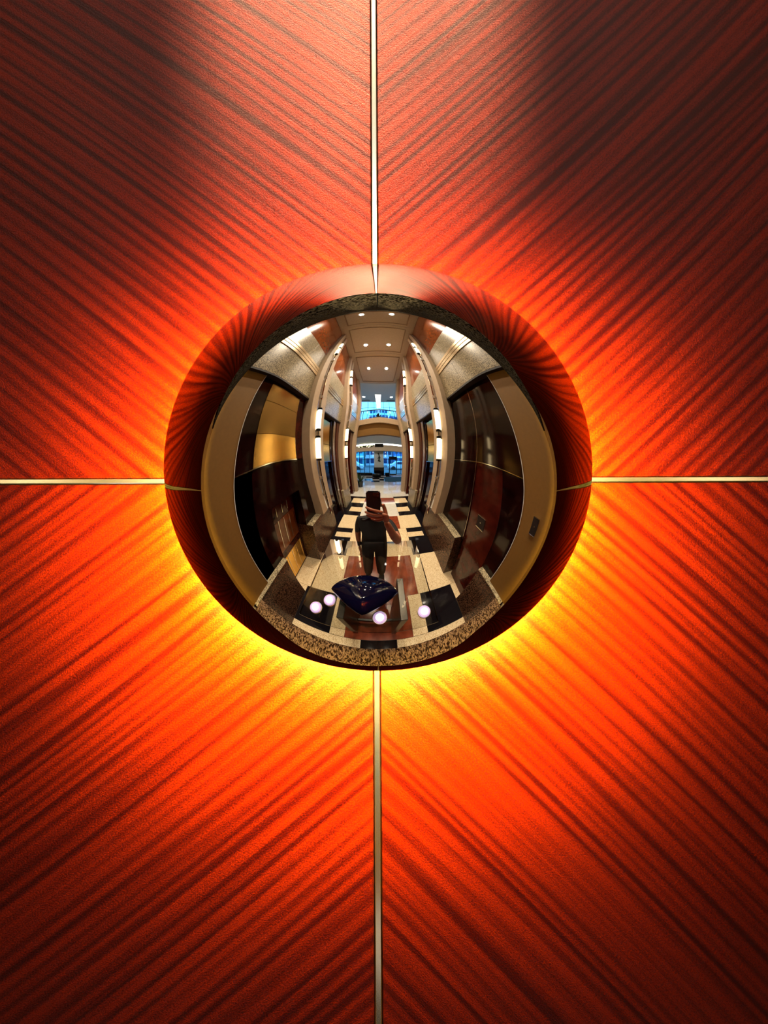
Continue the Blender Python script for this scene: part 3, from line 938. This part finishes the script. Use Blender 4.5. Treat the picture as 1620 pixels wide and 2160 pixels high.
for (x0, x1) in ((-0.335, -0.275), (0.165, 0.225)):
    box('slab_leg', x0, x1, -0.26, -0.62, 0, TZ - 0.025, M['dkmetal'] if x0 < 0 else M['gunmetal'], tb, bevel=0.004)
box('cross_rail', -0.275, 0.165, -0.42, -0.45, 0.10, 0.16, M['dkmetal'], tb, bevel=0.003)

# acrylic riser and navy glass vessel
ac = empty('acrylic_riser', (-0.08, -0.44, TZ), 'clear acrylic block riser under the navy vessel', 'display riser')
box('block', -0.20, 0.06, -0.36, -0.52, TZ + 0.001, TZ + 0.035, M['acrylic'], ac, bevel=0.003)
def vessel():
    cx, cy, cz = -0.115, -0.43, TZ + 0.037
    n, rings = 64, []
    bm = bmesh.new()
    def rad(a):
        # leaf outline: long pointed ends left and right, blunt point toward the wall
        c, s_ = math.cos(a), math.sin(a)
        ex = 0.255 * (abs(c) ** (1.7 if s_ > 0 else 1.0)) * (1 if c >= 0 else -1)
        ey = 0.16 * s_ * s_ if s_ >= 0 else -0.125 * abs(s_) ** 1.25
        return ex, ey
    levels = [(0.10, 0.0), (0.22, 0.006), (0.55, 0.035), (0.85, 0.068), (0.97, 0.086), (1.0, 0.098), (0.985, 0.112), (0.88, 0.132), (0.66, 0.152), (0.4, 0.166), (0.15, 0.172)]
    for k, z in levels:
        rings.append([bm.verts.new((cx + rad(2 * PI * i / n)[0] * k, cy + rad(2 * PI * i / n)[1] * k, cz + z)) for i in range(n)])
    for a, b_ in zip(rings, rings[1:]):
        for i in range(n):
            j = (i + 1) % n
            bm.faces.new((a[i], a[j], b_[j], b_[i]))
    bm.faces.new(list(reversed(rings[0]))); bm.faces.new(rings[-1])
    o = finish(bm, 'glass_vessel', M['navy'], None, smooth=True, origin=(cx, cy, cz))
    tag(o, 'glossy navy blue leaf shaped glass vessel on the acrylic riser', 'vessel')
vessel()
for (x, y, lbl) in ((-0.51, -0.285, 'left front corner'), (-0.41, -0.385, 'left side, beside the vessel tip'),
                    (0.005, -0.29, 'front middle, before the vessel'), (0.35, -0.29, 'right front corner')):  # emissive discs stand in for bright round spots on the glass
    e = empty('glow_disc', (x, y, TZ), 'round glowing disc on the glass table, %s' % lbl, 'table light', 'glowing discs on the glass table')
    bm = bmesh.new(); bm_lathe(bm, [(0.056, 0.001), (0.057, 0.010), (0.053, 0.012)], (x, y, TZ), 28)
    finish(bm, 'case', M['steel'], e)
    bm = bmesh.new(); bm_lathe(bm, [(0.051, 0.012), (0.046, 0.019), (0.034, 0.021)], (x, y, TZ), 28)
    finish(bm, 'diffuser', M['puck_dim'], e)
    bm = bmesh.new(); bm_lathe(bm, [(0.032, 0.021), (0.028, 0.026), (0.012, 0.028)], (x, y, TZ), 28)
    finish(bm, 'disc_centre', M['puck'], e)

# ================================================================== PERSON
def skin_mesh(joints, bones, root, sub=2):
    """joints: name -> (co, radius or (rx, ry)); returns an evaluated mesh"""
    names = list(joints)
    me = bpy.data.meshes.new('tmp')
    me.from_pydata([joints[n_][0] for n_ in names], [(names.index(a), names.index(b_)) for a, b_ in bones], [])
    o = bpy.data.objects.new('tmp', me)
    COL.objects.link(o)
    sk = o.modifiers.new('skin', 'SKIN')
    sk.use_smooth_shade = True
    sub_m = o.modifiers.new('sub', 'SUBSURF'); sub_m.levels = sub; sub_m.render_levels = sub
    if not me.skin_vertices:
        bm = bmesh.new(); bm.from_mesh(me); bm.verts.layers.skin.verify(); bm.to_mesh(me); bm.free()
    for i, n_ in enumerate(names):
        r = joints[n_][1]
        sv = me.skin_vertices[0].data[i]
        sv.radius = r if isinstance(r, tuple) else (r, r)
        sv.use_root = (n_ == root)
    dg = bpy.context.evaluated_depsgraph_get()
    dg.update()
    out = bpy.data.meshes.new_from_object(o.evaluated_get(dg))
    bpy.data.objects.remove(o)
    for f in out.polygons:
        f.use_smooth = True
    return out

person = empty('person', (-0.07, -1.14, 0), 'person in black shirt and dark trousers behind the glass table raising a phone', 'person')
X0 = -0.075
J = {
    'pelvis': ((X0, -1.13, 0.80), (0.165, 0.105)), 'waist': ((X0, -1.12, 0.93), (0.160, 0.105)),
    'chest': ((X0, -1.10, 1.08), (0.170, 0.105)), 'neckb': ((X0, -1.085, 1.20), (0.075, 0.065)),
    'neck': ((X0 + 0.01, -1.07, 1.28), (0.045, 0.048)), 'skull': ((X0 + 0.015, -1.06, 1.33), (0.05, 0.055)),
    'shR': ((X0 + 0.165, -1.07, 1.17), (0.058, 0.055)), 'uaR': ((0.155, -0.93, 1.13), (0.047, 0.047)), 'elR': ((0.185, -0.79, 1.12), (0.041, 0.041)),
    'faR': ((0.12, -0.745, 1.24), (0.038, 0.038)), 'wrR': ((0.048, -0.70, 1.43), (0.025, 0.023)),
    'shL': ((X0 - 0.165, -1.09, 1.17), (0.058, 0.055)), 'elL': ((X0 - 0.215, -1.13, 0.94), (0.045, 0.045)),
    'faL': ((X0 - 0.215, -1.10, 0.83), (0.036, 0.036)), 'wrL': ((X0 - 0.20, -1.075, 0.73), (0.025, 0.028)),
    'hipR': ((X0 + 0.09, -1.14, 0.72), (0.12, 0.115)), 'knR': ((X0 + 0.10, -1.125, 0.43), (0.098, 0.095)), 'anR': ((X0 + 0.11, -1.16, 0.085), (0.075, 0.075)),
    'hipL': ((X0 - 0.09, -1.14, 0.72), (0.12, 0.115)), 'knL': ((X0 - 0.10, -1.125, 0.43), (0.098, 0.095)), 'anL': ((X0 - 0.11, -1.16, 0.085), (0.075, 0.075)),
}
Bn = [('pelvis', 'waist'), ('waist', 'chest'), ('chest', 'neckb'), ('neckb', 'neck'), ('neck', 'skull'),
      ('chest', 'shR'), ('shR', 'uaR'), ('uaR', 'elR'), ('elR', 'faR'), ('faR', 'wrR'),
      ('chest', 'shL'), ('shL', 'elL'), ('elL', 'faL'), ('faL', 'wrL'),
      ('pelvis', 'hipR'), ('hipR', 'knR'), ('knR', 'anR'), ('pelvis', 'hipL'), ('hipL', 'knL'), ('knL', 'anL')]
me = skin_mesh(J, Bn, 'pelvis')
me.name = 'body'
me.materials.clear()
for k in ('shirt', 'skin', 'jeans'):
    me.materials.append(M[k])
for f in me.polygons:
    c = f.center
    if c.z < 0.79 and c.x > X0 - 0.175 and c.x < X0 + 0.2:
        f.material_index = 2
    elif c.z > 1.255 and abs(c.x - X0) < 0.09 and c.y < -0.9:
        f.material_index = 1
    elif c.y > -0.87:
        f.material_index = 1                 # bare raised forearm
    elif c.x < X0 - 0.15 and c.z < 0.95:
        f.material_index = 1
    else:
        f.material_index = 0
link('body', me, None, person)
# shoes
for s in (-1, 1):
    bm = bmesh.new()
    bmesh.ops.create_uvsphere(bm, u_segments=20, v_segments=12, radius=1)
    for v in bm.verts:
        t = (v.co.y + 1) / 2
        v.co = Vector((v.co.x * 0.046 * (0.85 + 0.25 * t), v.co.y * 0.125, max(v.co.z, -0.55) * 0.055 * (1.15 - 0.45 * t)))
        v.co += Vector((X0 + s * 0.115, -1.125, 0.0305))
    finish(bm, 'shoe', M['rubber'], person, smooth=True)
# head
def head():
    hc = Vector((X0 + 0.02, -1.045, 1.44))
    bm = bmesh.new()
    bmesh.ops.create_uvsphere(bm, u_segments=40, v_segments=28, radius=1)
    for v in bm.verts:
        x, y, z = v.co
        sx, sy, sz = 0.070, 0.088, 0.112
        if z < 0:
            k = 1 - 0.32 * (-z) ** 1.6
            x *= k; y = y * (1 - 0.12 * (-z)) + 0.10 * (-z)
        p = Vector((x * sx, y * sy, z * sz))
        if y > 0.3:
            # nose
            d = math.exp(-((p.x / 0.010) ** 2)) * math.exp(-(((p.z + 0.018) / 0.022) ** 2))
            p.y += 0.020 * d
            # brow, eye sockets, mouth, chin
            p.y += 0.004 * math.exp(-(((p.z - 0.018) / 0.008) ** 2)) * math.exp(-((p.x / 0.045) ** 2))
            for sx_ in (-0.028, 0.028):
                p.y -= 0.008 * math.exp(-(((p.x - sx_) / 0.013) ** 2) - (((p.z - 0.002) / 0.010) ** 2))
            p.y += 0.005 * math.exp(-((p.x / 0.022) ** 2) - (((p.z + 0.053) / 0.009) ** 2))
            p.y += 0.006 * math.exp(-((p.x / 0.02) ** 2) - (((p.z + 0.088) / 0.012) ** 2))
        v.co = p + hc
    h = finish(bm, 'head', M['skin'], person, smooth=True)
    for s in (-1, 1):
        bm = bmesh.new(); bmesh.ops.create_uvsphere(bm, u_segments=14, v_segments=10, radius=0.0105)
        bmesh.ops.translate(bm, vec=hc + Vector((s * 0.028, 0.0725, 0.002)), verts=bm.verts)
        finish(bm, 'eye', M['eye'], h, smooth=True)
        bm = bmesh.new(); bmesh.ops.create_uvsphere(bm, u_segments=12, v_segments=8, radius=0.005)
        bmesh.ops.translate(bm, vec=hc + Vector((s * 0.028, 0.0800, 0.002)), verts=bm.verts)
        finish(bm, 'iris', M['iris'], h, smooth=True)
        bm = bmesh.new(); bmesh.ops.create_uvsphere(bm, u_segments=14, v_segments=10, radius=1)
        for v in bm.verts:
            v.co = Vector((v.co.x * 0.008, v.co.y * 0.016, v.co.z * 0.029)) + hc + Vector((s * 0.071, 0.0, -0.008))
        finish(bm, 'ear', M['skin'], h, smooth=True)
    bm = bmesh.new(); bmesh.ops.create_uvsphere(bm, u_segments=16, v_segments=8, radius=1)
    for v in bm.verts:
        v.co = Vector((v.co.x * 0.023, v.co.y * 0.006, v.co.z * 0.0065)) + hc + Vector((0, 0.080, -0.053))
    finish(bm, 'mouth', M['lip'], h, smooth=True)
    bm = bmesh.new(); bmesh.ops.create_uvsphere(bm, u_segments=36, v_segments=22, radius=1)
    for v in bm.verts:
        v.co = Vector((v.co.x * 0.0755, v.co.y * 0.094, v.co.z * 0.117)) + hc + Vector((0, -0.004, 0.004))
    dele = [v for v in bm.verts if (v.co.y - hc.y) > 0.035 and (v.co.z - hc.z) < 0.055 or (v.co.z - hc.z) < -0.035]
    bmesh.ops.delete(bm, geom=dele, context='VERTS')
    finish(bm, 'hair', M['hair'], h, smooth=True)
head()
# hands
def hand(name, palm, fingers):
    """palm: list of (co, radius); fingers: list of chains [(co, r) ...] rooted inside the palm"""
    jd, bn = {}, []
    for i, (c, r) in enumerate(palm):
        jd['p%d' % i] = (c, r)
        if i: bn.append(('p%d' % (i - 1), 'p%d' % i))
    me_ = skin_mesh(jd, bn, 'p0', 2)
    o_ = link(name, me_, None, person)
    me_.materials.clear(); me_.materials.append(M['skin'])
    for ch in fingers:
        jd = {'f%d' % i: cr for i, cr in enumerate(ch)}
        mf = skin_mesh(jd, [('f%d' % i, 'f%d' % (i + 1)) for i in range(len(ch) - 1)], 'f0', 2)
        mf.materials.clear(); mf.materials.append(M['skin'])
        link('finger', mf, None, o_)
    return o_
hand('right_hand', [((0.048, -0.70, 1.43), (0.024, 0.022)), ((0.042, -0.685, 1.475), (0.030, 0.020)), ((0.034, -0.668, 1.525), (0.032, 0.018)), ((0.024, -0.658, 1.550), (0.016, 0.012))], [
    [((0.020, -0.660, 1.560), 0.0147), ((-0.008, -0.648, 1.577), 0.0134), ((-0.045, -0.645, 1.592), 0.0122), ((-0.078, -0.656, 1.603), 0.0109), ((-0.089, -0.672, 1.604), 0.0096)],
    [((0.022, -0.660, 1.535), 0.0147), ((-0.012, -0.646, 1.545), 0.0141), ((-0.052, -0.644, 1.555), 0.0125), ((-0.086, -0.657, 1.560), 0.0113), ((-0.096, -0.674, 1.560), 0.0100)],
    [((0.022, -0.662, 1.510), 0.0141), ((-0.010, -0.648, 1.512), 0.0134), ((-0.048, -0.647, 1.520), 0.0122), ((-0.080, -0.660, 1.528), 0.0109), ((-0.090, -0.676, 1.530), 0.0096)],
    [((0.022, -0.668, 1.488), 0.0128), ((-0.006, -0.656, 1.484), 0.0118), ((-0.036, -0.655, 1.488), 0.0105), ((-0.062, -0.668, 1.496), 0.0095)],
    [((0.044, -0.690, 1.485), 0.0179), ((0.040, -0.706, 1.535), 0.0166), ((0.030, -0.712, 1.580), 0.0141), ((0.020, -0.708, 1.615), 0.0115)],
])
hl = Vector((X0 - 0.20, -1.075, 0.73))
hand('left_hand', [(hl, (0.024, 0.026)), (hl + Vector((0.004, 0.006, -0.045)), (0.017, 0.032)), (hl + Vector((0.006, 0.010, -0.085)), (0.014, 0.032))], [
    [(hl + Vector((0.006, 0.036, -0.085)), 0.009), (hl + Vector((0.010, 0.040, -0.12)), 0.0085), (hl + Vector((0.022, 0.038, -0.15)), 0.0072)],
    [(hl + Vector((0.006, 0.017, -0.09)), 0.009), (hl + Vector((0.011, 0.019, -0.13)), 0.0087), (hl + Vector((0.026, 0.018, -0.162)), 0.0073)],
    [(hl + Vector((0.006, -0.002, -0.09)), 0.009), (hl + Vector((0.012, -0.002, -0.127)), 0.0083), (hl + Vector((0.027, -0.002, -0.155)), 0.007)],
    [(hl + Vector((0.006, -0.020, -0.085)), 0.0085), (hl + Vector((0.013, -0.021, -0.115)), 0.0075), (hl + Vector((0.027, -0.021, -0.135)), 0.0065)],
    [(hl + Vector((0.006, 0.030, -0.035)), 0.011), (hl + Vector((0.018, 0.050, -0.065)), 0.0095), (hl + Vector((0.026, 0.056, -0.095)), 0.008)],
])

# ================================================================== PHONE
ph = empty('smartphone', (-0.040, -0.687, 1.637), 'black smartphone held up in the right hand of the person', 'phone')
bm = bmesh.new()
bm_box(bm, -0.0445, 0.0445, -0.0045, 0.0045, -0.085, 0.085)
bmesh.ops.bevel(bm, geom=[e_ for e_ in bm.edges if abs((e_.verts[0].co - e_.verts[1].co).y) > 0.008], offset=0.013, segments=6, affect='EDGES')
bmesh.ops.bevel(bm, geom=[e_ for e_ in bm.edges if abs((e_.verts[0].co - e_.verts[1].co).y) < 1e-6], offset=0.0012, segments=2, affect='EDGES')
o = finish(bm, 'case', M['phone']); o.parent = ph
bm = bmesh.new(); bm_box(bm, -0.002, 0.037, 0.0045, 0.0062, 0.038, 0.077)
o = finish(bm, 'camera_bump', M['phone'], bevel=0.001); o.parent = ph
for (x, z) in ((0.028, 0.068), (0.028, 0.048), (0.008, 0.058)):
    bm = bmesh.new(); bm_tube(bm, (x, 0.006, z), (x, 0.0078, z), 0.0066, None, 20)
    o = finish(bm, 'lens', M['dkmetal']); o.parent = ph
bm = bmesh.new(); bm_box(bm, -0.041, 0.041, -0.0050, -0.0044, -0.081, 0.081)
o = finish(bm, 'screen', M['phone']); o.parent = ph
ph.rotation_euler = (math.radians(11.5), 0, 0)
